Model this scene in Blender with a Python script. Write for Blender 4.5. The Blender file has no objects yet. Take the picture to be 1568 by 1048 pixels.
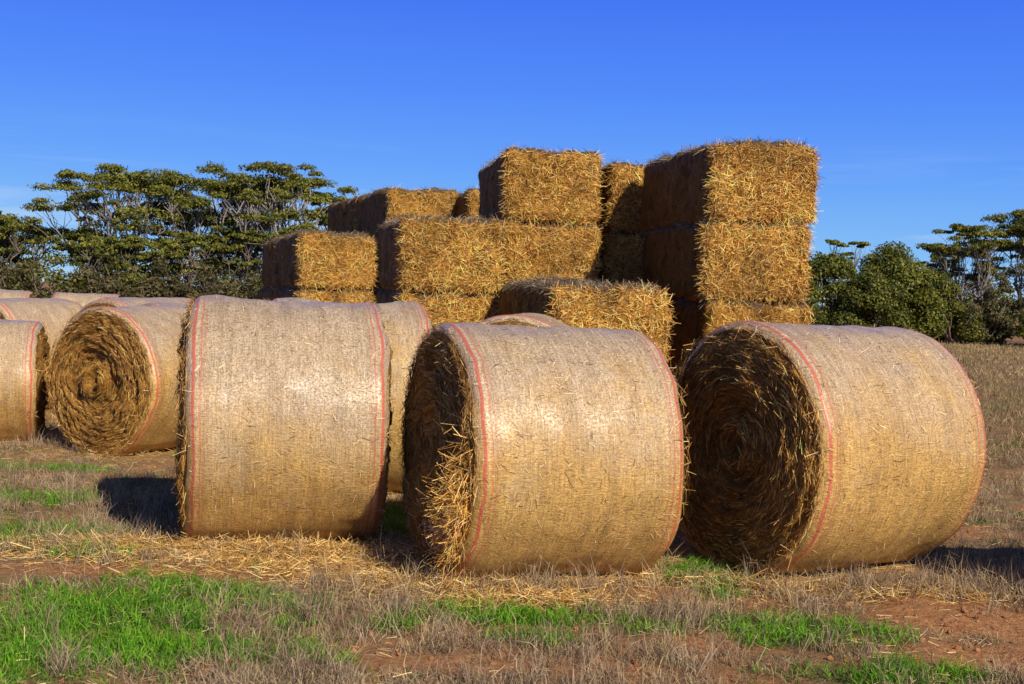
import bpy, bmesh, math, numpy as np
from mathutils import Matrix, Vector
rng=np.random.default_rng(7)
S=bpy.context.scene
# ---------------------------------------------------------------- noise
def _h(ix,iy,iz,s):
    n=(ix*374761393+iy*668265263+iz*2147483647+s*974634777)&0xffffffff
    n=((n^(n>>13))*1274126177)&0xffffffff
    n=(n^(n>>16))&0xffffffff
    return n/4294967295.0
def vn(p,s=0):
    p=np.asarray(p,float); i=np.floor(p).astype(np.int64); f=p-i; f=f*f*(3-2*f)
    r=0
    for dx in(0,1):
        for dy in(0,1):
            for dz in(0,1):
                w=(f[:,0] if dx else 1-f[:,0])*(f[:,1] if dy else 1-f[:,1])*(f[:,2] if dz else 1-f[:,2])
                r=r+w*_h(i[:,0]+dx,i[:,1]+dy,i[:,2]+dz,s)
    return r*2-1
def vn2(x,y,s=0):
    return vn(np.stack([x,y,np.zeros_like(x)],1),s)
def nrm(v): return v/np.maximum(np.linalg.norm(v,axis=1,keepdims=True),1e-9)
def rvec(n): return nrm(rng.normal(size=(n,3)))
# ---------------------------------------------------------------- mesh builder
class MB:
    def __init__(s): s.v=[];s.c=[];s.uv=[];s.f=[];s.n=0
    def add(s,V,F,mat,col=None,uv=None,smooth=False):
        V=np.asarray(V,float);n=len(V)
        if col is None: col=np.ones((n,3))*.5
        col=np.asarray(col,float)
        if col.ndim==1: col=np.tile(col,(n,1))
        if uv is None: uv=np.zeros((n,2))
        s.v.append(V);s.c.append(col);s.uv.append(uv)
        F=np.asarray(F,np.int64)
        s.f.append((F+s.n,mat,smooth)); s.n+=n
    def build(s,name,mats,loc=(0,0,0),rotz=0):
        V=np.concatenate(s.v);C=np.concatenate(s.c);U=np.concatenate(s.uv)
        me=bpy.data.meshes.new(name)
        me.vertices.add(len(V)); me.vertices.foreach_set("co",V.astype(np.float32).ravel())
        loops=np.concatenate([f.ravel() for f,_,_ in s.f])
        cnt=np.concatenate([np.full(len(f),f.shape[1]) for f,_,_ in s.f])
        mi=np.concatenate([np.full(len(f),m) for f,m,_ in s.f])
        sm=np.concatenate([np.full(len(f),b) for f,_,b in s.f])
        st=np.concatenate([[0],np.cumsum(cnt)[:-1]])
        me.loops.add(len(loops)); me.loops.foreach_set("vertex_index",loops.astype(np.int32))
        me.polygons.add(len(cnt)); me.polygons.foreach_set("loop_start",st.astype(np.int32))
        me.update(calc_edges=True)
        me.polygons.foreach_set("material_index",mi.astype(np.int32))
        me.polygons.foreach_set("use_smooth",sm.astype(bool))
        a=me.color_attributes.new("Col",'FLOAT_COLOR','POINT')
        a.data.foreach_set("color",np.concatenate([C,np.ones((len(C),1))],1).astype(np.float32).ravel())
        ul=me.uv_layers.new(name="UVMap"); ul.data.foreach_set("uv",U[loops].astype(np.float32).ravel())
        for m in mats: me.materials.append(m)
        ob=bpy.data.objects.new(name,me); S.collection.objects.link(ob)
        ob.location=loc; ob.rotation_euler=(0,0,rotz)
        me.update()
        return ob
def straws(mb,P,D,L,W,mat,col,side=None,taper=.7):
    n=len(P)
    if side is None: side=nrm(np.cross(D,rvec(n)))
    L=np.broadcast_to(L,(n,))[:,None]; W=np.broadcast_to(W,(n,))[:,None]*.5
    V=np.stack([P-side*W,P+side*W,P+D*L+side*W*taper,P+D*L-side*W*taper],1).reshape(-1,3)
    F=np.arange(4*n).reshape(-1,4)
    mb.add(V,F,mat,np.repeat(col,4,axis=0))
def blades(mb,P,D,L,W,bend,mat,col):
    n=len(P); side=nrm(np.cross(D,rvec(n)))
    L=L[:,None];W=W[:,None]*.5
    mid=P+D*L*.55; tip=mid+nrm(D+bend)*L*.5
    V=np.stack([P-side*W,P+side*W,mid+side*W*.8,mid-side*W*.8,tip],1).reshape(-1,3)
    b=np.arange(n)[:,None]*5
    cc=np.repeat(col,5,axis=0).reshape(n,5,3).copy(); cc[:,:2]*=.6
    nb=mb.n
    mb.add(V,b+np.array([[0,1,2,3]]),mat,cc.reshape(-1,3))
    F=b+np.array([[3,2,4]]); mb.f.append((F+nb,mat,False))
def tube(mb,pts,rad,mat,col,sides=6):
    pts=np.asarray(pts,float);k=len(pts)
    t=nrm(np.gradient(pts,axis=0)); ref=np.array([1,.13,.07])
    a=nrm(np.cross(t,ref)); b=np.cross(t,a)
    th=np.arange(sides)/sides*2*math.pi
    V=pts[:,None]+np.asarray(rad)[:,None,None]*(a[:,None]*np.cos(th)[None,:,None]+b[:,None]*np.sin(th)[None,:,None])
    F=[]
    for i in range(k-1):
        for j in range(sides):
            F.append([i*sides+j,i*sides+(j+1)%sides,(i+1)*sides+(j+1)%sides,(i+1)*sides+j])
    mb.add(V.reshape(-1,3),F,mat,col,smooth=True)
def pal(n,cols,jit=.15,w=None):
    cols=np.array(cols); c=cols[rng.choice(len(cols),n,p=w)]
    return np.clip(c*(1+rng.normal(size=(n,1))*jit),.004,1)
# ---------------------------------------------------------------- materials
def newmat(name):
    m=bpy.data.materials.new(name); m.use_nodes=True; nt=m.node_tree
    for n in list(nt.nodes): nt.nodes.remove(n)
    o=nt.nodes.new('ShaderNodeOutputMaterial'); p=nt.nodes.new('ShaderNodeBsdfPrincipled')
    nt.links.new(p.outputs[0],o.inputs[0]); return m,nt,p,o
def mix(nt,f,a,b,mode='MIX'):
    n=nt.nodes.new('ShaderNodeMix'); n.data_type='RGBA'; n.blend_type=mode
    for i,v in((0,f),(6,a),(7,b)):
        if isinstance(v,bpy.types.NodeSocket): nt.links.new(v,n.inputs[i])
        else: n.inputs[i].default_value=v if i==0 else (*v,1)
    return n.outputs[2]
def ramp(nt,s,stops):
    n=nt.nodes.new('ShaderNodeValToRGB'); nt.links.new(s,n.inputs[0])
    e=n.color_ramp.elements
    while len(e)<len(stops): e.new(.5)
    for i,(p,c) in enumerate(stops):
        e[i].position=p; e[i].color=(c,c,c,1) if not hasattr(c,'__len__') else (*c,1)
    return n.outputs[0]
def noise(nt,vec,scale,detail=4,rough=.6,dist=0):
    n=nt.nodes.new('ShaderNodeTexNoise'); n.inputs['Scale'].default_value=scale
    n.inputs['Detail'].default_value=detail; n.inputs['Roughness'].default_value=rough; n.inputs['Distortion'].default_value=dist
    if vec is not None: nt.links.new(vec,n.inputs['Vector'])
    return n.outputs[0]
def mapping(nt,vec,sc):
    n=nt.nodes.new('ShaderNodeMapping'); n.inputs['Scale'].default_value=sc; nt.links.new(vec,n.inputs['Vector']); return n.outputs[0]
def bump(nt,h,dist,strength=1,prev=None):
    n=nt.nodes.new('ShaderNodeBump'); n.inputs['Distance'].default_value=dist; n.inputs['Strength'].default_value=strength
    nt.links.new(h,n.inputs['Height'])
    if prev is not None: nt.links.new(prev,n.inputs['Normal'])
    return n.outputs[0]
def math_(nt,op,a,b=0.0,c=None):
    n=nt.nodes.new('ShaderNodeMath'); n.operation=op
    for i,v in enumerate((a,b,c)):
        if v is None: continue
        if isinstance(v,bpy.types.NodeSocket): nt.links.new(v,n.inputs[i])
        else: n.inputs[i].default_value=v
    return n.outputs[0]
def attrmat(name,rough=.7,transl=0.0,spec=.3):
    m,nt,p,o=newmat(name)
    a=nt.nodes.new('ShaderNodeAttribute'); a.attribute_name='Col'
    nt.links.new(a.outputs[0],p.inputs['Base Color']); p.inputs['Roughness'].default_value=rough
    p.inputs['Specular IOR Level'].default_value=spec
    if transl>0:
        t=nt.nodes.new('ShaderNodeBsdfTranslucent'); nt.links.new(a.outputs[0],t.inputs[0])
        x=nt.nodes.new('ShaderNodeMixShader'); x.inputs[0].default_value=transl
        nt.links.new(p.outputs[0],x.inputs[1]); nt.links.new(t.outputs[0],x.inputs[2]); nt.links.new(x.outputs[0],o.inputs[0])
    return m
M_straw=attrmat('straw',.5,0,.4)
M_drygrass=attrmat('dry_grass',.8,.15,.1)
M_green=attrmat('green_blade',.6,.35,.2)
M_leaf=attrmat('gum_leaf',.55,.25,.3)
M_bark=attrmat('bark',.85,0,.1)

def wrapmat():
    m,nt,p,o=newmat('net_wrap')
    uv=nt.nodes.new('ShaderNodeUVMap').outputs[0]
    sep=nt.nodes.new('ShaderNodeSeparateXYZ'); nt.links.new(uv,sep.inputs[0])
    U,V=sep.outputs[0],sep.outputs[1]
    geo=nt.nodes.new('ShaderNodeTexCoord'); so=nt.nodes.new('ShaderNodeSeparateXYZ'); nt.links.new(geo.outputs['Object'],so.inputs[0])
    info=nt.nodes.new('ShaderNodeObjectInfo'); ic=nt.nodes.new('ShaderNodeSeparateColor'); nt.links.new(info.outputs['Color'],ic.inputs[0])
    st=noise(nt,mapping(nt,uv,(150,11,1)),1,3,.7)
    st2=noise(nt,mapping(nt,uv,(34,110,1)),1,3,.65,1.2)
    band_=noise(nt,mapping(nt,uv,(16,1.2,1)),1,3,.6)
    big=noise(nt,geo.outputs['Object'],3.2,4,.6)
    fine=noise(nt,geo.outputs['Object'],85,3,.75)
    z=math_(nt,'MULTIPLY',math_(nt,'PINGPONG',V,.014),.7)
    uu=math_(nt,'ADD',U,z)
    w=math_(nt,'PINGPONG',uu,.012); strand=ramp(nt,math_(nt,'DIVIDE',w,.012),[(0,1),(.26,0)])
    strand=math_(nt,'MULTIPLY',strand,ramp(nt,fine,[(.38,.2),(.58,1)]))
    straw=mix(nt,ramp(nt,st2,[(.3,0),(.7,1)]),(.40,.185,.04),(.95,.60,.16))
    weather=mix(nt,ramp(nt,fine,[(.35,0),(.65,1)]),(.32,.225,.145),(.86,.66,.45))
    zr=math_(nt,'ADD',math_(nt,'MULTIPLY',so.outputs[2],1.05),math_(nt,'MULTIPLY',math_(nt,'SUBTRACT',big,.5),1.6))
    zr=math_(nt,'ADD',zr,ic.outputs[0])
    zr=ramp(nt,zr,[(0,0),(.8,.9)])
    base=mix(nt,zr,straw,weather)
    base=mix(nt,math_(nt,'MULTIPLY',strand,.5),base,(.92,.82,.68))
    base=mix(nt,math_(nt,'MULTIPLY',ramp(nt,st,[(.34,1),(.52,0)]),.55),base,(.19,.095,.033))
    base=mix(nt,ramp(nt,band_,[(.35,.35),(.6,0)]),base,(.20,.115,.05))
    base=mix(nt,ramp(nt,st2,[(.27,.65),(.4,0)]),base,(.13,.06,.02))
    wob=math_(nt,'MULTIPLY',math_(nt,'SUBTRACT',noise(nt,mapping(nt,uv,(0,3,1)),1,3,.6),.5),.02)
    def band(c,wd,s=1):
        d=math_(nt,'ABSOLUTE',math_(nt,'SUBTRACT',math_(nt,'ADD',math_(nt,'ABSOLUTE',U),wob),c)); return math_(nt,'MULTIPLY',math_(nt,'LESS_THAN',d,wd),s)
    bb=math_(nt,'MAXIMUM',band(.530,.0085,.95),math_(nt,'MAXIMUM',band(.490,.004,.7),band(.466,.0025,.4)))
    bb=math_(nt,'MULTIPLY',bb,ramp(nt,fine,[(.36,.5),(.54,1.0)]))
    base=mix(nt,bb,base,(.66,.12,.08))
    nt.links.new(base,p.inputs['Base Color'])
    p.inputs['Specular IOR Level'].default_value=.5
    p.inputs['Specular Tint'].default_value=(1,.93,.8,1)
    nt.links.new(ramp(nt,fine,[(.3,.34),(.7,.55)]),p.inputs['Roughness'])
    nt.links.new(math_(nt,'MULTIPLY',ramp(nt,fine,[(.42,.12),(.62,1)]),1.0),p.inputs['Coat Weight'])
    p.inputs['Coat Roughness'].default_value=.36
    b=bump(nt,big,.02,.5); b=bump(nt,band_,.008,.7,b); b=bump(nt,st,.005,.7,b); b=bump(nt,st2,.007,.9,b); b=bump(nt,fine,.005,.8,b)
    nt.links.new(b,p.inputs['Normal'])
    return m
def endmat():
    m,nt,p,o=newmat('bale_end')
    uv=nt.nodes.new('ShaderNodeUVMap').outputs[0]
    tc=nt.nodes.new('ShaderNodeTexCoord').outputs['Object']
    n1=noise(nt,mapping(nt,uv,(60,5,1)),1,4,.7,.5); n2=noise(nt,tc,45,4,.7); n3=noise(nt,tc,4,3,.6)
    c=mix(nt,ramp(nt,n1,[(.3,0),(.7,1)]),(.10,.040,.009),(.56,.27,.055))
    c=mix(nt,math_(nt,'MULTIPLY',ramp(nt,n2,[(.4,0),(.7,1)]),.45),c,(.76,.42,.10))
    c=mix(nt,ramp(nt,n3,[(.4,.5),(.62,0)]),c,(.07,.028,.008))
    nt.links.new(c,p.inputs['Base Color']); p.inputs['Roughness'].default_value=.75; p.inputs['Specular IOR Level'].default_value=.15
    b=bump(nt,n1,.03,1); b=bump(nt,n2,.015,1,b); nt.links.new(b,p.inputs['Normal'])
    return m
def squaremat():
    m,nt,p,o=newmat('pressed_straw')
    tc=nt.nodes.new('ShaderNodeTexCoord').outputs['Object']
    n1=noise(nt,mapping(nt,tc,(18,40,60)),1,4,.75,.6); n2=noise(nt,tc,55,4,.7); n3=noise(nt,tc,5,4,.6,.8)
    c=mix(nt,ramp(nt,n1,[(.32,0),(.68,1)]),(.13,.045,.008),(.74,.37,.065))
    c=mix(nt,math_(nt,'MULTIPLY',ramp(nt,n2,[(.45,0),(.7,1)]),.5),c,(.86,.50,.12))
    c=mix(nt,ramp(nt,n3,[(.36,.8),(.55,0)]),c,(.09,.033,.007))
    g=nt.nodes.new('ShaderNodeNewGeometry'); s=nt.nodes.new('ShaderNodeSeparateXYZ'); nt.links.new(g.outputs['True Normal'],s.inputs[0])
    # shade painted into the long sides' colour; the ends keep the plain straw tone
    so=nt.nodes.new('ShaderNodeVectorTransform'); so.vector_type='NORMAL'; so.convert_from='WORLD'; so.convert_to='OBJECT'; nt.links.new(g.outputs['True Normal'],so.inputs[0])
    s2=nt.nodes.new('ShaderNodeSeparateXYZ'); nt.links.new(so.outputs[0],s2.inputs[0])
    sideshade=ramp(nt,math_(nt,'ABSOLUTE',s2.outputs[0]),[(.55,0),(.85,.65)])
    c=mix(nt,sideshade,c,(.085,.036,.011))
    gcol=mix(nt,ramp(nt,n2,[(.35,0),(.65,1)]),(.06,.042,.03),(.22,.165,.115))
    c=mix(nt,ramp(nt,s.outputs[2],[(.35,0),(.8,.95)]),c,gcol)
    nt.links.new(c,p.inputs['Base Color']); p.inputs['Roughness'].default_value=.8; p.inputs['Specular IOR Level'].default_value=.1
    b=bump(nt,n3,.04,.7); b=bump(nt,n1,.02,1,b); b=bump(nt,n2,.012,1,b); nt.links.new(b,p.inputs['Normal'])
    return m
def groundmat():
    m,nt,p,o=newmat('paddock_soil')
    tc=nt.nodes.new('ShaderNodeTexCoord').outputs['Object']
    a=nt.nodes.new('ShaderNodeAttribute'); a.attribute_name='Col'
    s=nt.nodes.new('ShaderNodeSeparateColor'); nt.links.new(a.outputs[0],s.inputs[0])
    n0=noise(nt,tc,.35,3,.6); n1=noise(nt,tc,3,4,.65); n2=noise(nt,tc,28,4,.7); n3=noise(nt,tc,130,2,.7)
    soil=mix(nt,ramp(nt,n2,[(.3,0),(.7,1)]),(.26,.10,.040),(.60,.29,.13))
    lit=mix(nt,ramp(nt,n3,[(.35,0),(.62,1)]),(.09,.060,.032),(.36,.25,.135))
    f=ramp(nt,math_(nt,'ADD',math_(nt,'MULTIPLY',n1,.7),math_(nt,'MULTIPLY',n2,.3)),[(.41,0),(.57,1)])
    f=math_(nt,'MULTIPLY',f,math_(nt,'SUBTRACT',1,s.outputs[0]))
    c=mix(nt,f,soil,lit)
    c=mix(nt,math_(nt,'MULTIPLY',s.outputs[1],ramp(nt,n3,[(.3,.4),(.6,1)])),c,(.50,.30,.10))
    c=mix(nt,math_(nt,'MULTIPLY',s.outputs[2],.75),c,(.06,.10,.02))
    c=mix(nt,ramp(nt,n0,[(.4,0),(.7,.35)]),c,(.34,.24,.13))
    nt.links.new(c,p.inputs['Base Color']); p.inputs['Roughness'].default_value=.95; p.inputs['Specular IOR Level'].default_value=.08
    b=bump(nt,n1,.05,.6); b=bump(nt,n2,.03,.9,b); b=bump(nt,n3,.008,.8,b); nt.links.new(b,p.inputs['Normal'])
    return m
M_wrap=wrapmat();M_end=endmat();M_sq=squaremat();M_ground=groundmat()
STR=[(.78,.49,.15),(.88,.64,.27),(.58,.31,.075),(.33,.16,.04)]
# ---------------------------------------------------------------- ground
def gz(x,y): return .018*np.sin(x*.9+1)*np.cos(y*.7)+.02*vn2(x*1.7,y*1.7,3)+.010*vn2(x*6,y*6,4)
DIRT=[(-2.3,6.78,.85,.17),(2.45,6.4,.65,.42),(.05,5.35,.7,.16),(-1.0,6.9,.4,.14),(1.2,6.6,.45,.13),(-.4,5.3,.35,.12),(2.3,5.7,.5,.25),(.9,6.75,.4,.1),(.9,5.75,.35,.12),(3.3,9,.6,.3),(.3,6.45,.3,.1)]
GREEN=[(-1.7,6.0,.72,.46),(-.2,6.15,.22,.13),(1.2,7.15,.27,.32),(1.5,6.0,.45,.22),(.35,6.1,.25,.12),(-2.0,5.3,.75,.4),(-1.1,5.3,.4,.22),(-3.0,7.8,.35,.3),(-.72,8.8,.2,.7),(1.75,5.3,.35,.18),(-2.45,7.3,.25,.2),(-3.5,9.0,.4,.2),(1.2,6.7,.12,.1),(-.6,5.9,.18,.15),(.7,5.9,.15,.1),(-3.9,10.4,.5,.15),(.1,5.75,.2,.08)]
bales=[]
def masks(x,y):
    wob=.4*vn2(x*3,y*3,11)+.35*vn2(x*9,y*9,12)
    def m(L):
        r=np.zeros_like(x)
        for cx,cy,a,b in L:
            d=np.sqrt(((x-cx)/a)**2+((y-cy)/b)**2)+wob*1.1
            r=np.maximum(r,np.clip((1.35-d)/.8,0,1))
        return r
    return m(DIRT),m(GREEN)
def foot(x,y,grow=0.0):
    r=np.zeros(len(x),bool)
    for cx,cy,ph,hl,hw in bales:
        c,s=math.cos(ph),math.sin(ph); u=(x-cx)*c+(y-cy)*s; v=-(x-cx)*s+(y-cy)*c
        r|=(abs(u)<hl+grow)&(abs(v)<hw+grow)
    return r
def strawmask(x,y):
    r=np.zeros(len(x))
    for cx,cy,ph,hl,hw in bales:
        c,s=math.cos(ph),math.sin(ph); u=(x-cx)*c+(y-cy)*s; v=-(x-cx)*s+(y-cy)*c
        d=np.maximum(abs(u)-hl,0)**2+np.maximum(abs(v)-hw,0)**2
        r=np.maximum(r,np.exp(-np.sqrt(d)/.26))
    return r
# ---------------------------------------------------------------- round bales
def round_bale(cx,cy,phideg,D=1.42,L=1.22,seed=0,hollow=0.1,dens=1.0,near=True,spill=False,wth=0.0,glow=1.0):
    phi=math.radians(phideg);R=D/2;H=L/2;mb=MB()
    nu,nv=(48,180) if near else (24,96)
    def prof(u):
        e=(1-np.abs(u))*H; return R-.05*np.clip(1-e/.06,0,1)**2.2
    def lump(x,th):
        q=np.stack([x*2.2+seed*7,np.cos(th)*1.6,np.sin(th)*1.6],1)
        q2=np.stack([x*7+seed*3,np.cos(th)*5,np.sin(th)*5],1)
        return .026*vn(q,seed)+.009*vn(q2,seed+1)
    def place(x,r,th):
        y=r*np.sin(th)*1.008; z=r*np.cos(th)*.995
        fl=-R+.035; z=np.where(z<fl,fl+(z-fl)*.25,z)
        return np.stack([x,y,z],1)
    us=np.sin(np.linspace(-1,1,nu)*math.pi/2)*.35+np.linspace(-1,1,nu)*.65
    th=np.linspace(0,2*math.pi,nv+1)
    Ug,Tg=np.meshgrid(us,th,indexing='ij');u=Ug.ravel();t=Tg.ravel();x=u*H
    def endw(t,s,q): return (.022*vn(np.stack([np.cos(t)*1.6,np.sin(t)*1.6,s*5.],1),seed+5)+.01*vn(np.stack([np.cos(t)*6,np.sin(t)*6,s*5.],1),seed+6))*q**6
    r=prof(u)+lump(x,t)
    V=place(x+endw(t,np.sign(u),np.abs(u)),r,t)
    k=nv+1
    I,J=np.meshgrid(np.arange(nu-1),np.arange(nv),indexing='ij');I=I.ravel();J=J.ravel()
    F=np.stack([I*k+J,I*k+J+1,(I+1)*k+J+1,(I+1)*k+J],1)
    mb.add(V,F,0,None,np.stack([x*(1.14/L),t*R],1),True)
    for sgn in(-1,1):
        nr=56 if near else 22
        rs=np.linspace(0,1,nr)
        Rg,Tg=np.meshgrid(rs,th,indexing='ij');q=Rg.ravel();t=Tg.ravel()
        edge=prof(np.full(len(q),sgn*1.))+lump(np.full(len(q),sgn*H),t)
        rr=q*edge
        def dep(q,t):
            rm=q*R
            ex,ez=.05*math.sin(seed*1.7),.03
            xx=rm*np.sin(t)-ex*(1-q);zz=rm*np.cos(t)-ez*(1-q)
            rc=np.hypot(xx,zz);tt=np.arctan2(xx,zz)
            pitch=.095
            wb=vn(np.stack([xx*5,zz*5,xx*0+seed],1),seed+8)+.5*vn(np.stack([xx*12,zz*12,xx*0+seed],1),seed+18)
            ph=rc/pitch-tt/(2*math.pi)+.6*wb
            d=.018*np.sin(2*math.pi*ph)*np.clip((1-q)*8,0,1)*np.clip(rc*8,0,1)
            P3=np.stack([rm*np.cos(t)*8,rm*np.sin(t)*8,np.full(len(q),sgn*3.+seed)],1)
            d=d+(.026*vn(P3,seed+9)+.020*vn(P3*2.7,seed+10))*np.clip((1-q)*6,0,1)
            if sgn<0:
                g=np.clip(1-rc/.46,0,1); d=d-hollow*g*g*(3-2*g)
                d=d+hollow*.75*np.exp(-((rc-.12)/.06)**2)*(1+.6*wb)
            d=d+.03*(1-q**3)
            return d
        X=sgn*H+sgn*dep(q,t)*1.0
        V=place(X+endw(t,np.full(len(t),sgn*1.),q),rr,t)
        I,J=np.meshgrid(np.arange(nr-1),np.arange(nv),indexing='ij');I=I.ravel();J=J.ravel()
        F=np.stack([I*k+J,(I+1)*k+J,(I+1)*k+J+1,I*k+J+1],1)
        if sgn>0: F=F[:,::-1]
        mb.add(V,F,1,None,np.stack([q*R,t*1.0],1),True)
        n=int((8500 if sgn<0 else 1200)*dens)
        q=np.sqrt(rng.random(n))*.985;t=rng.random(n)*2*math.pi
        P=place(sgn*(H+dep(q,t)-.004),q*R,t)
        tang=np.stack([np.zeros(n),np.cos(t),-np.sin(t)],1)*rng.choice([-1,1],n)[:,None]
        out=np.zeros((n,3));out[:,0]=sgn
        Dv=nrm(tang+out*(rng.random((n,1))**5*.8+.0)+rvec(n)*.45)
        Dv[:,0]=np.where(Dv[:,0]*sgn<0,-Dv[:,0]*.2,Dv[:,0]*.8)
        straws(mb,P,Dv,rng.uniform(.02,.09,n),rng.uniform(.002,.004,n),2,np.clip(glow*pal(n,[(.56,.29,.065),(.38,.18,.035),(.16,.065,.013),(.78,.48,.14)],.2,[.3,.28,.22,.20]),.005,.9))
        n=int(230*dens);t=rng.random(n)*2*math.pi;q=rng.uniform(.84,1.0,n)
        P=place(np.full(n,sgn*(H-.01)),q*R*.99,t)
        rad=np.stack([np.zeros(n),np.sin(t),np.cos(t)],1)
        Dv=np.tile([sgn,0,0],(n,1))*.4-rad*rng.uniform(-.2,.8,(n,1))+rvec(n)*.8; Dv=nrm(Dv); Dv[:,0]=abs(Dv[:,0])*sgn*.8
        straws(mb,P,Dv,rng.uniform(.03,.11,n),rng.uniform(.0025,.0045,n),2,pal(n,STR,.15))
    if spill:
        # loose wad of straw hanging out low on the camera side, denser in one clump
        for (tm,ts_,qm,qs,n) in ((1.95,.14,.76,.12,900),(2.25,.22,.82,.12,450),(1.6,.2,.85,.08,160)):
            t=rng.normal(tm,ts_,n); q=np.clip(rng.normal(qm,qs,n),.3,.99)
            P=place(np.full(n,-H)-rng.random(n)*.09,q*R,-t)
            Dv=nrm(np.tile([-.4,-.1,-.3],(n,1))+rvec(n)*1.0); Dv[:,0]=-abs(Dv[:,0])
            straws(mb,P,Dv,rng.uniform(.04,.15,n),rng.uniform(.0025,.005,n),2,pal(n,[(.88,.48,.10),(.74,.36,.06),(.90,.60,.20),(.45,.22,.05)],.15))
        for j in range(9):
            a0=3.5+rng.normal()*.25;pts=[]
            for s in np.linspace(0,1,14):
                t0=a0+(4.3-a0)*s+.05*math.sin(s*9+j);qq=.55+.38*s+.05*math.sin(s*7+j*2)
                pts.append([-H-.05-.04*math.sin(s*math.pi),R*qq*math.sin(t0),R*qq*math.cos(t0)])
            tube(mb,np.array(pts),np.full(14,.004),2,(.60,.26,.30),4)
    n=int(1300*dens);u=rng.uniform(-.97,.97,n);t=rng.random(n)*2*math.pi
    P=place(u*H,prof(u)+lump(u*H,t)+.001,t)
    rad=np.stack([np.zeros(n),np.sin(t),np.cos(t)],1)
    Dv=rvec(n);Dv[:,0]*=1.8;Dv-=rad*np.sum(Dv*rad,1,keepdims=True);Dv=nrm(nrm(Dv)+rad*rng.random((n,1))**3*.5)
    side=nrm(np.cross(Dv,rad))
    straws(mb,P,Dv,rng.uniform(.01,.06,n),rng.uniform(.002,.004,n),2,pal(n,[(.90,.70,.38),(.74,.49,.18),(.22,.12,.04)],.15),side)
    bales.append((cx,cy,phi,H,R*.45))
    g=float(gz(np.array([cx]),np.array([cy]))[0])
    ob=mb.build('round_hay_bale',[M_wrap,M_end,M_straw],(cx,cy,R-.035+g),phi)
    ob.color=(max(wth,0),0,0,1);return ob
RB=round_bale
RB(.165,7.25,20,1.48,1.23,1,.05,1.2,True,spill=True,wth=.12,glow=.75)
RB(1.90,7.62,29,1.52,1.28,2,.18,1.4,wth=.0,glow=1.3)
RB(-1.46,7.94,13,1.57,1.17,3,.06,wth=.42)
RB(-3.48,11.85,60,1.40,1.22,4,.12,1.2,wth=.1,glow=1.2)
RB(-1.33,9.95,12,1.54,1.24,5,.06,.6,wth=.0)
RB(.09,10.35,82,1.46,1.18,6,.05,.6,wth=.3)
RB(-5.37,12.3,16,1.24,1.3,7,.05,.5,False,wth=.3)
RB(-6.0,15.2,58,1.42,1.22,8,.06,.5,False,wth=.3,glow=1.25)
RB(-4.62,15.4,62,1.44,1.22,9,.06,.5,False,wth=.3)
RB(-3.6,14.1,40,1.42,1.22,10,.06,.5,False,wth=.0)
RB(-5.2,17.6,30,1.42,1.22,12,.06,.3,False,wth=.3)
RB(-10.2,24.5,15,1.42,1.22,13,.06,.3,False,wth=.3)
RB(-8.6,24.9,15,1.42,1.22,14,.06,.3,False,wth=.3)
RB(4.15,6.25,14,1.42,1.22,11,.06,.4,False,wth=.2)
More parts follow.
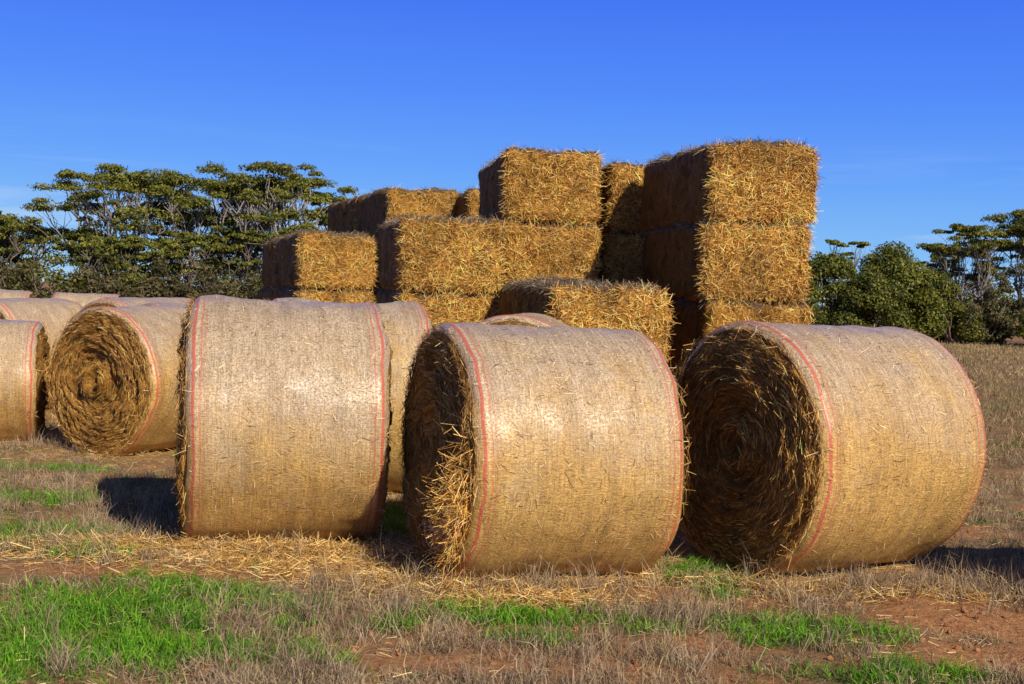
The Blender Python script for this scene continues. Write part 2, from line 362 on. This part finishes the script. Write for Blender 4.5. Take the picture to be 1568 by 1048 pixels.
# ---------------------------------------------------------------- square bales
def square_bale(corner,yawdeg,lvl,depth=0,W=1.17,Hh=.81,Ld=2.35,seed=0,dens=1.0):
    yaw=math.radians(yawdeg);mb=MB();hf=np.array([W/2,Ld/2,Hh/2]);rd=.12
    def mp(p,extra=0):
        inner=hf-rd; c=np.clip(p,-inner,inner); d=p-c
        ln=np.linalg.norm(d,axis=1,keepdims=True); n=d/np.maximum(ln,1e-6)
        q=c+n*rd
        fl=1-.6*np.abs(n[:,0])
        a=.045*vn(q*2.6+seed*5.3,seed)+(.040*vn(q*np.array([8,8,6])+seed,seed+1)+.020*vn(q*22,seed+2))*fl
        return q+n*(a[:,None]+extra),n
    st=.04
    for ax in range(3):
        a1,a2=[i for i in range(3) if i!=ax]
        n1=int(2*hf[a1]/st)+2;n2=int(2*hf[a2]/st)+2
        A,B=np.meshgrid(np.linspace(-hf[a1],hf[a1],n1),np.linspace(-hf[a2],hf[a2],n2),indexing='ij')
        for sg in(-1,1):
            p=np.zeros((n1*n2,3));p[:,a1]=A.ravel();p[:,a2]=B.ravel();p[:,ax]=sg*hf[ax]
            V,_=mp(p)
            I,J=np.meshgrid(np.arange(n1-1),np.arange(n2-1),indexing='ij');I=I.ravel();J=J.ravel()
            F=np.stack([I*n2+J,(I+1)*n2+J,(I+1)*n2+J+1,I*n2+J+1],1)
            if (sg>0)==(ax==1): F=F[:,::-1]
            mb.add(V,F,0,None,None,True)
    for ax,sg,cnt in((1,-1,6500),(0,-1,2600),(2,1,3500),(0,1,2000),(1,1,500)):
        n=int(cnt*dens);p=rng.uniform(-1,1,(n,3))*hf
        p[:,ax]=sg*hf[ax]; V,nn=mp(p,-.004)
        t=rvec(n)
        if ax==0: t*=np.array([1,.6,1.3])
        if ax==1: t*=np.array([1.2,1,1.0])
        t-=nn*np.sum(t*nn,1,keepdims=True); t=nrm(t)
        if ax!=2: t[:,2]-=.35
        pr=.10 if ax==0 else .9
        Dv=nrm(t+nn*(rng.random((n,1))**3*pr+.015))
        side=nrm(np.cross(Dv,nn)) if ax==0 else None
        if ax==2: col=pal(n,[(.26,.19,.125),(.16,.115,.08),(.36,.27,.18),(.09,.062,.042)],.2)
        elif ax==0: col=pal(n,[(.21,.095,.024),(.13,.055,.014),(.08,.033,.009),(.32,.16,.045)],.2)  # darker straw colours paint shade onto the long sides
        else:
            tone=vn(V*3.3+seed,seed+7)[:,None]
            col=pal(n,[(.88,.49,.10),(.95,.64,.20),(.58,.26,.045),(.22,.085,.015)],.2,[.33,.24,.25,.18])*(1+.42*tone)
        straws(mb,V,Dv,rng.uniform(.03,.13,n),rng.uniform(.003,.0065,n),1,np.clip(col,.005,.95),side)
    for tx in np.linspace(-W*.36,W*.36,4):
        ys=np.linspace(-hf[1],hf[1],30);zs=np.linspace(-hf[2],hf[2],10)
        loop=[(tx,y,hf[2]) for y in ys]+[(tx,hf[1],z) for z in zs[::-1]]+[(tx,y,-hf[2]) for y in ys[::-1]]+[(tx,-hf[1],z) for z in zs]
        V,_=mp(np.array(loop),.004)
        tube(mb,V,np.full(len(V),.0022),1,(.30,.22,.12),4)
    c,s=math.cos(yaw),math.sin(yaw)
    jx,jy=rng.uniform(-.04,.04,2)
    cx=corner[0]+c*W/2-s*(Ld/2+depth*(Ld+.03))+jx; cy=corner[1]+s*W/2+c*(Ld/2+depth*(Ld+.03))+jy
    if lvl==0: bales.append((cx,cy,yaw,W/2,Ld/2))
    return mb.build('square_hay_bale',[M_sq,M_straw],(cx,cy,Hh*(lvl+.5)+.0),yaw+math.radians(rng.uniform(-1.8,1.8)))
sd=100
for (cr,yw,lv,dp,hh,dens) in [((1.90,12.5),10,4,1,.81,1.4),((.34,11.4),11,2,1,.86,1.3),((-.09,14.45),11,4,1,.825,1.0),((1.14,15.0),11,4,1,.81,.8),
    ((-1.29,13.5),12,3,1,.81,1.2),((-1.97,19.4),20,4,2,.81,.7),((-.72,18.9),15,4,1,.80,.6),((-3.2,18.0),18,3,2,.81,.9)]:
    for d in range(dp):
        for l in range(lv):
            sd+=1; k=dens*(1 if l>=lv-2 else .35)*(1 if d==0 else .6)
            square_bale(cr,yw,l,d,Hh=hh,seed=sd,dens=k)
# ---------------------------------------------------------------- ground sheet
def axis(lo,hi,step,far):
    a=list(np.arange(lo,hi,step)); s=step;x=a[-1];R=[]
    while x<far: s*=1.22;x+=s;R.append(x)
    s=step;x=a[0];Lf=[]
    while x>-far: s*=1.22;x-=s;Lf.append(x)
    return np.array(Lf[::-1]+a+R)
gx=axis(-4.5,4.5,.045,900);gy=axis(4.2,12,.045,900)
X,Y=np.meshgrid(gx,gy,indexing='ij');x=X.ravel();y=Y.ravel()
fade=np.clip(1-(np.hypot(x,y)-20)/40,0,1)
z=gz(x,y)*fade+.012*vn2(x*14,y*14,8)*(np.hypot(x,y)<16)
dm,gm=masks(x,y);sm=strawmask(x,y)
n1,n2=len(gx),len(gy)
I,J=np.meshgrid(np.arange(n1-1),np.arange(n2-1),indexing='ij');I=I.ravel();J=J.ravel()
mb=MB();mb.add(np.stack([x,y,z],1),np.stack([I*n2+J,(I+1)*n2+J,(I+1)*n2+J+1,I*n2+J+1],1),0,np.stack([dm,sm*.8,gm],1),None,True)
mb.build('ground',[M_ground])
# ---------------------------------------------------------------- grass
def wedge(n,y0,y1,k=.46,pad=.6,p=1.0):
    y=y0+(y1-y0)*rng.random(n)**p; x=rng.uniform(-1,1,n)*(k*y+pad); return x,y
def tufts(mb,x,y,nb,hmin,hmax,w,cols,mat,spread=.04,lean=.5,weights=None):
    n=len(x); hs=rng.uniform(.6,1.25,n)
    tc=pal(n,cols,.12,weights)
    idx=np.repeat(np.arange(n),nb);m=len(idx)
    bx=x[idx]+rng.normal(size=m)*spread;by=y[idx]+rng.normal(size=m)*spread
    P=np.stack([bx,by,gz(bx,by)*np.clip(1-(by-20)/40,0,1)-.008],1)
    D=rng.normal(size=(m,3))*lean;D[:,2]=1;D=nrm(D)
    L=rng.uniform(hmin,hmax,m)*hs[idx]
    bend=rng.normal(size=(m,3))*.8;bend[:,2]-=.3
    col=tc[idx]*(1+rng.normal(size=(m,1))*.25);col=np.clip(col*.6+pal(m,cols,.1,weights)*.4,.01,1)
    blades(mb,P,D,L,rng.uniform(.6,1.3,m)*w,bend,mat,col)
DRY=[(.42,.305,.205),(.28,.195,.13),(.56,.44,.28),(.64,.47,.22),(.15,.095,.06)]
WD=[.28,.2,.22,.13,.17]
mb=MB()
x,y=wedge(17000,4.7,13.5,p=1.3)
dm,gm=masks(x,y);cl=vn2(x*1.6,y*1.6,21)*.7+vn2(x*5,y*5,22)*.8
keep=(~foot(x,y,.02))&(dm<.15)&(rng.random(len(x))<np.clip(.27+cl*1.2,.01,.95))&(rng.random(len(x))>gm*.8)&(rng.random(len(x))>strawmask(x,y)*.5)
x,y=x[keep],y[keep]
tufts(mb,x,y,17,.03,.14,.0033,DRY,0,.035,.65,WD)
x,y=wedge(4800,4.9,13,p=1.3);dm,gm=masks(x,y);k=(~foot(x,y,.03))&(dm<.1)&(rng.random(len(x))>gm*.8)&(vn2(x*1.3,y*1.3,31)+.8*vn2(x*4,y*4,32)>.22);x,y=x[k],y[k]
tufts(mb,x,y,18,.08,.24,.003,DRY,0,.028,.34,WD)
for cx,cy,sx,sy,n in((2.35,6.9,.7,.10,130),(.5,6.70,.45,.06,50),(3.0,7.1,.35,.4,200),(-2.9,9.2,.8,.5,80),(-.3,6.6,.25,.08,18),(-2.6,7.4,.4,.3,60),(-.75,6.0,.35,.25,110),(.9,6.2,.3,.15,60),(.6,5.5,.5,.2,80)):
    x=cx+rng.normal(size=n)*sx;y=cy+rng.normal(size=n)*sy;k=~foot(x,y,.05)
    tufts(mb,x[k],y[k],13,.08,.25,.003,DRY,0,.032,.42,WD)
x,y=wedge(8000,13,30,p=1.0,pad=2);k=(~foot(x,y,.05))&(vn2(x*.5,y*.5,41)>-.35);x,y=x[k],y[k]
tufts(mb,x,y,9,.06,.2,.009,[(.46,.33,.17),(.35,.24,.13),(.56,.42,.2),(.20,.14,.08),(.20,.24,.07)],0,.12,.5)
x,y=wedge(8000,30,62,p=.9,pad=4);k=(vn2(x*.25,y*.25,42)>-.3);x,y=x[k],y[k]
tufts(mb,x,y,7,.08,.26,.02,[(.48,.36,.18),(.38,.27,.14),(.56,.43,.2),(.20,.20,.08)],0,.2,.5)
mb.build('dry_grass',[M_drygrass])
mb=MB()
GR=[(.13,.36,.015),(.20,.47,.02),(.31,.55,.05),(.05,.17,.015)]
x,y=wedge(46000,4.7,10.5,p=1.0);dm,gm=masks(x,y)
keep=(~foot(x,y,.02))&(rng.random(len(x))<gm*(.65+.5*vn2(x*7,y*7,77)));x,y=x[keep],y[keep]
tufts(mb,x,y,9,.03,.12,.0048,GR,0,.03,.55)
x,y=wedge(5600,4.7,14);dm,gm=masks(x,y);keep=(~foot(x,y,.02))&(dm<.3)&(vn2(x*1.4,y*1.4,51)+.6*vn2(x*5,y*5,52)>.14);x,y=x[keep],y[keep]
tufts(mb,x,y,9,.02,.09,.006,[(.14,.30,.03),(.20,.35,.06),(.10,.20,.03)],0,.03,1.0)
mb.build('green_grass',[M_green])
mb=MB()
x,y=wedge(90000,4.7,14,p=1.1);sm=strawmask(x,y);cl=vn2(x*2.3,y*2.3,61);dm,gm=masks(x,y)
keep=(~foot(x,y,-.05))&(rng.random(len(x))<np.clip(.16+.25*cl+sm*.9,0,1)*(1-.6*dm));x,y=x[keep],y[keep];n=len(x);sm=sm[keep]
P=np.stack([x,y,gz(x,y)+.006+rng.random(n)*.02],1)
D=rng.normal(size=(n,3));D[:,2]=rng.normal(size=n)*.22;D=nrm(D)
col=pal(n,[(.58,.40,.20),(.45,.29,.15),(.24,.15,.09),(.76,.56,.26)],.2)
g=np.clip(sm,0,1)[:,None];col=col*(1-g*.6)+np.array([[.80,.49,.14]])*g*.6
straws(mb,P,D,rng.uniform(.02,.10,n),rng.uniform(.002,.004,n),0,col)
for cx,cy,sx,sy,n in((-1.45,7.36,.5,.12,7500),(-.4,6.65,.35,.14,3500),(.1,6.4,.5,.12,2000),(-2.4,7.4,.4,.2,3000),(1.5,6.9,.4,.1,1800),(2.3,6.8,.5,.08,1200),(-1.2,6.95,.5,.14,2200)):
    x=cx+rng.normal(size=n)*sx;y=cy+rng.normal(size=n)*sy
    P=np.stack([x,y,gz(x,y)+abs(rng.normal(size=n))*.03*np.exp(-((y-cy)/sy)**2)],1)
    D=rvec(n);D[:,2]=abs(D[:,2])*.3;D=nrm(D)
    straws(mb,P,D,rng.uniform(.03,.12,n),rng.uniform(.002,.0045,n),0,pal(n,STR,.2))
mb.build('straw_litter',[M_straw])
mb=MB()
bm=bmesh.new();bmesh.ops.create_icosphere(bm,subdivisions=1,radius=1);iv=np.array([v.co[:] for v in bm.verts]);fi=np.array([[v.index for v in f.verts] for f in bm.faces]);bm.free()
x,y=wedge(2200,4.7,10);dm,gm=masks(x,y);k=(~foot(x,y,0))&(rng.random(len(x))<.22+dm*.75);x,y=x[k],y[k]
for a,b in zip(x,y):
    r=rng.uniform(.004,.018);V=iv*r*rng.uniform(.6,1.2,3)*(1+rng.normal(size=(len(iv),1))*.15)
    V=V+np.array([a,b,float(gz(np.array([a]),np.array([b]))[0])+r*.3]);mb.add(V,fi,0,np.array([.40,.19,.09])*rng.uniform(.6,1.2))
mb.build('soil_clods',[M_bark])
# ---------------------------------------------------------------- trees
LEAF=[(.16,.17,.022),(.21,.21,.033),(.09,.115,.018),(.28,.25,.042)]
def clump(mb,c,rx,ry,rz,n,cols=LEAF,ls=.15,tint=1.0,low=-.35):
    d=rvec(n);d[:,2]=np.where(d[:,2]<low,-d[:,2],d[:,2])
    rr=rng.random(n)**.45
    rr=rr*(1+.28*vn(d*2.5+c[0],int(abs(c[1])*10)))
    P=c+d*rr[:,None]*np.array([rx,ry,rz])
    nr=nrm(d*np.array([1,1,1.3])+rvec(n)*.8)
    a=nrm(np.cross(nr,rvec(n)));b=np.cross(nr,a)
    L=(rng.uniform(.6,1.2,n)*ls)[:,None]*.5;W=L*rng.uniform(.4,.6,(n,1))
    V=np.stack([P-a*L,P-b*W,P+a*L,P+b*W],1).reshape(-1,3)
    col=pal(n,cols,.18)*tint
    mb.add(V,np.arange(4*n).reshape(-1,4),1,np.repeat(col,4,axis=0))
def limb(p0,p1,k=5,j=.12):
    t=np.linspace(0,1,k)[:,None];P=p0*(1-t)+p1*t
    L=np.linalg.norm(p1-p0);P[1:-1]+=rng.normal(size=(k-2,3))*j*L*.35
    return P
def gum(x,y,h,sp,nst=4,nl=300,bark=(.26,.22,.19),ncl=4,lowc=.3):
    mb=MB();b0=np.array([x,y,0.])
    for s in range(nst):
        az=s/nst*2*math.pi+rng.uniform(-.5,.5);dr=np.array([math.cos(az),math.sin(az)*.8,0])
        f=b0+dr*sp*rng.uniform(.2,.4)+np.array([0,0,h*rng.uniform(.28,.45)])
        base=b0+dr*.15;base[2]=-.1
        tube(mb,limb(base,f,7,.2),np.linspace(.11,.065,7)*h/6,0,np.array(bark)*rng.uniform(.6,1.1))
        for q in range(ncl):
            az2=az+rng.normal()*.7;r=sp*rng.uniform(.2,1.0)
            lo=rng.random()<lowc
            top=h*(1-.22*(r/sp)**2)-.26+rng.normal()*.10
            zz=top*rng.uniform(.58,.84) if lo else top*rng.uniform(.92,1.)
            e=np.array([x+math.cos(az2)*r,y+math.sin(az2)*r*.8,zz])
            m=f*(.45)+e*.55+np.array([0,0,-.1*h*.3])
            P=np.vstack([limb(f,m,5,.22),limb(m,e,5,.22)[1:]])
            tube(mb,P,np.linspace(.05,.016,len(P))*h/6,0,np.array(bark)*rng.uniform(.5,1.15),5)
            tint=rng.uniform(.75,1.15)
            for w in range(rng.integers(4,8)):
                o=np.array([rng.normal()*.55,rng.normal()*.5,rng.normal()*.12])*sp/2.6
                c=e+o; tube(mb,limb(P[-4],c,4,.2),[.024,.018,.012,.005],0,np.array(bark)*.8,4)
                rx=rng.uniform(.32,.62)*sp/2.6
                clump(mb,c+np.array([0,0,.08]),rx,rx*.9,rx*rng.uniform(.38,.56),nl,tint=tint*rng.uniform(.8,1.2),ls=.14)
        for q in range(7):
            e=f+np.array([rng.normal()*.9,rng.normal()*.8,rng.uniform(.3,2.4)])*h/6
            tube(mb,limb(f+rng.normal(size=3)*.02,e,5,.2),[.026,.022,.016,.011,.004],0,np.array(bark)*.85,4)
    return mb.build('eucalyptus_tree',[M_bark,M_leaf])
def bush(x,y,w,h,nl=330,n=26,cols=None,tint=1.,ls=.15,name='bush',dome=False):
    mb=MB();cols=cols or LEAF
    for s in range(5):
        az=rng.random()*6.28;tube(mb,limb(np.array([x,y,-.05]),np.array([x+math.cos(az)*w*.3,y+math.sin(az)*w*.3,h*.7]),4),[.06,.04,.03,.01],0,(.22,.17,.13),5)
    for i in range(n):
        if dome:
            d=rvec(1)[0];d[2]=abs(d[2])
            rx=rng.uniform(.11,.18)*w;rz=rx*.75
            rr_=rng.uniform(.8,1.05)
            c=np.array([x+d[0]*(w/2-rx)*rr_,y+d[1]*(w/2-rx)*.8*rr_,.3+d[2]*(h-rz-.3)*rr_])
            clump(mb,c,rx,rx,rz,nl,cols,ls,tint*rng.uniform(.75,1.2),-.6);continue
        a=rng.random()*6.28;r=math.sqrt(rng.random())*w*.42;top=h*math.sqrt(max(0,1-(r/(w*.52))**2))
        rx=rng.uniform(.13,.22)*w*.9;rz=min(rx*.7,h*.35)
        zc=rng.uniform(.12,1)*max(top-rz*.5,.15)
        clump(mb,np.array([x+math.cos(a)*r,y+math.sin(a)*r*.8,zc]),rx,rx,rz,nl,cols,ls,tint*rng.uniform(.7,1.2),-.8)
    return mb.build(name,[M_bark,M_leaf])
LB=(.38,.34,.315)
for a in [(-16.3,50,6.3,2.8,5),(-13.0,51,6.5,2.7,5),(-9.7,50,6.5,2.8,5),(-7.5,52,5.6,1.7,3),(-11.3,54,5.9,2.0,3),(-14.8,54,5.8,1.9,3)]:
    gum(a[0],a[1],a[2],a[3],a[4],190,LB)
for a in [(-20.2,50,4.2,2.0,4),(-22.6,52,4.5,2.2,4),(-17.9,52,3.9,1.7,3),(-10.9,49,4.0,1.6,3),(-8.6,49,4.2,1.6,3),(-24.5,56,4.8,2.2,4),(-27,54,4.6,2.2,3),(-14.4,48.5,3.6,1.5,3),(-12.4,49,3.8,1.5,3),(-16.3,48.5,3.5,1.5,3)]:
    gum(a[0],a[1],a[2],a[3],a[4],160,(.22,.18,.145))
GREY=[(.19,.155,.06),(.14,.125,.042),(.24,.185,.085),(.10,.10,.03)]
for i in range(24):
    xx=-25+i*.87+rng.normal()*.4
    bush(xx,46+rng.normal()*1.5,rng.uniform(2.4,3.8),rng.uniform(2.0,3.3) if i<15 else rng.uniform(1.9,2.8),230,20,GREY if rng.random()<.7 else LEAF,rng.uniform(.65,1.0))
DG=[(.12,.145,.018),(.17,.18,.024),(.08,.10,.015),(.23,.215,.033)]
bush(15.0,60,4.8,4.6,420,60,DG,.9,.17,dome=True);bush(18.4,60,5.8,4.8,420,78,DG,1.,.17,dome=True);bush(16.9,58.6,4.6,3.6,400,50,DG,.85,.17,dome=True);bush(20.4,60.5,3.6,4.0,380,40,DG,.85,.17,dome=True)
bush(13.4,63,4,5.6,380,45,None,.9,dome=True)
gum(17.6,66,5.5,1.3,2,180);gum(22.9,62,6.0,2.1,5,210);gum(26.4,63,7.0,2.6,5,230)
gum(24.6,70,5.4,1.9,3,190);gum(29,65,6.2,2.4,4,200);gum(12.5,68,5.0,2,3,180)
for i in range(15):
    bush(21.3+i*.75+rng.normal()*.3,59+rng.normal()*1.2,rng.uniform(2.4,3.6),rng.uniform(1.7,3.6),300,26,GREY if rng.random()<.6 else LEAF,rng.uniform(.7,1.0),dome=rng.random()<.6)
for i in range(8):
    bush(-5+i*2.4,62+rng.normal()*2,3.2,rng.uniform(2,3),180,14,GREY)
mb=MB()
for i in range(210):
    xx=rng.uniform(-75,75);yy=rng.uniform(80,100);rx=rng.uniform(1.4,2.8);c=np.array([xx,yy,rng.uniform(.6,3.4)])
    clump(mb,c,rx,rx,rx*.6,240,LEAF,.34,rng.uniform(.6,.95),-.9)
mb.build('distant_trees',[M_bark,M_leaf])
# ---------------------------------------------------------------- light
el=math.radians(33);hx,hy=.53,-.848
ts=Vector((hx*math.cos(el),hy*math.cos(el),math.sin(el)))
sun=bpy.data.lights.new('sun','SUN');sun.energy=5.0;sun.angle=math.radians(.5);sun.color=(1,.91,.74)
so=bpy.data.objects.new('sun',sun);S.collection.objects.link(so);so.rotation_euler=ts.to_track_quat('Z','Y').to_euler();so.location=(5,-8,10)
w=bpy.data.worlds.new('World');S.world=w;w.use_nodes=True;nt=w.node_tree
for n in list(nt.nodes): nt.nodes.remove(n)
out=nt.nodes.new('ShaderNodeOutputWorld');bg=nt.nodes.new('ShaderNodeBackground');nt.links.new(bg.outputs[0],out.inputs[0])
sky=nt.nodes.new('ShaderNodeTexSky');sky.sky_type='NISHITA';sky.sun_disc=False;sky.sun_elevation=el;sky.sun_rotation=math.atan2(ts.x,ts.y)
sky.air_density=1.0;sky.dust_density=.3;sky.ozone_density=3.0
tc=nt.nodes.new('ShaderNodeTexCoord').outputs['Generated'];sp=nt.nodes.new('ShaderNodeSeparateXYZ');nt.links.new(tc,sp.inputs[0])
grad=ramp(nt,sp.outputs[2],[(0,(.34,.60,.88)),(.04,(.20,.48,.90)),(.10,(.11,.335,.93)),(.16,(.070,.24,.93)),(.235,(.043,.16,.88)),(.5,(.025,.07,.26)),(1,(.012,.035,.12))])
gs=nt.nodes.new('ShaderNodeVectorMath');gs.operation='SCALE';gs.inputs['Scale'].default_value=12;nt.links.new(grad,gs.inputs[0])
base=mix(nt,.92,sky.outputs[0],gs.outputs[0])
cn=noise(nt,mapping(nt,tc,(2.2,2.2,26)),1.6,6,.6,.6)
cm=ramp(nt,cn,[(.50,0),(.75,1)]);em=ramp(nt,sp.outputs[2],[(.0,.8),(.05,.9),(.09,.35),(.13,0.0)])
cf=math_(nt,'MULTIPLY',math_(nt,'MULTIPLY',cm,em),.65)
c=mix(nt,cf,base,(7.5,8.8,10.4))
nt.links.new(c,bg.inputs[0]);bg.inputs[1].default_value=.088
# ---------------------------------------------------------------- camera
cam=bpy.data.cameras.new('camera');co=bpy.data.objects.new('camera',cam);S.collection.objects.link(co)
cam.lens=43.46;cam.sensor_width=36;cam.clip_end=3000
co.matrix_world=Matrix.Translation((0,0,1.6))@Matrix.Rotation(math.radians(90-2.15),4,'X')@Matrix.Rotation(math.radians(1.9),4,'Z')
S.camera=co
S.view_settings.view_transform='Standard';S.view_settings.look='None';S.view_settings.exposure=0
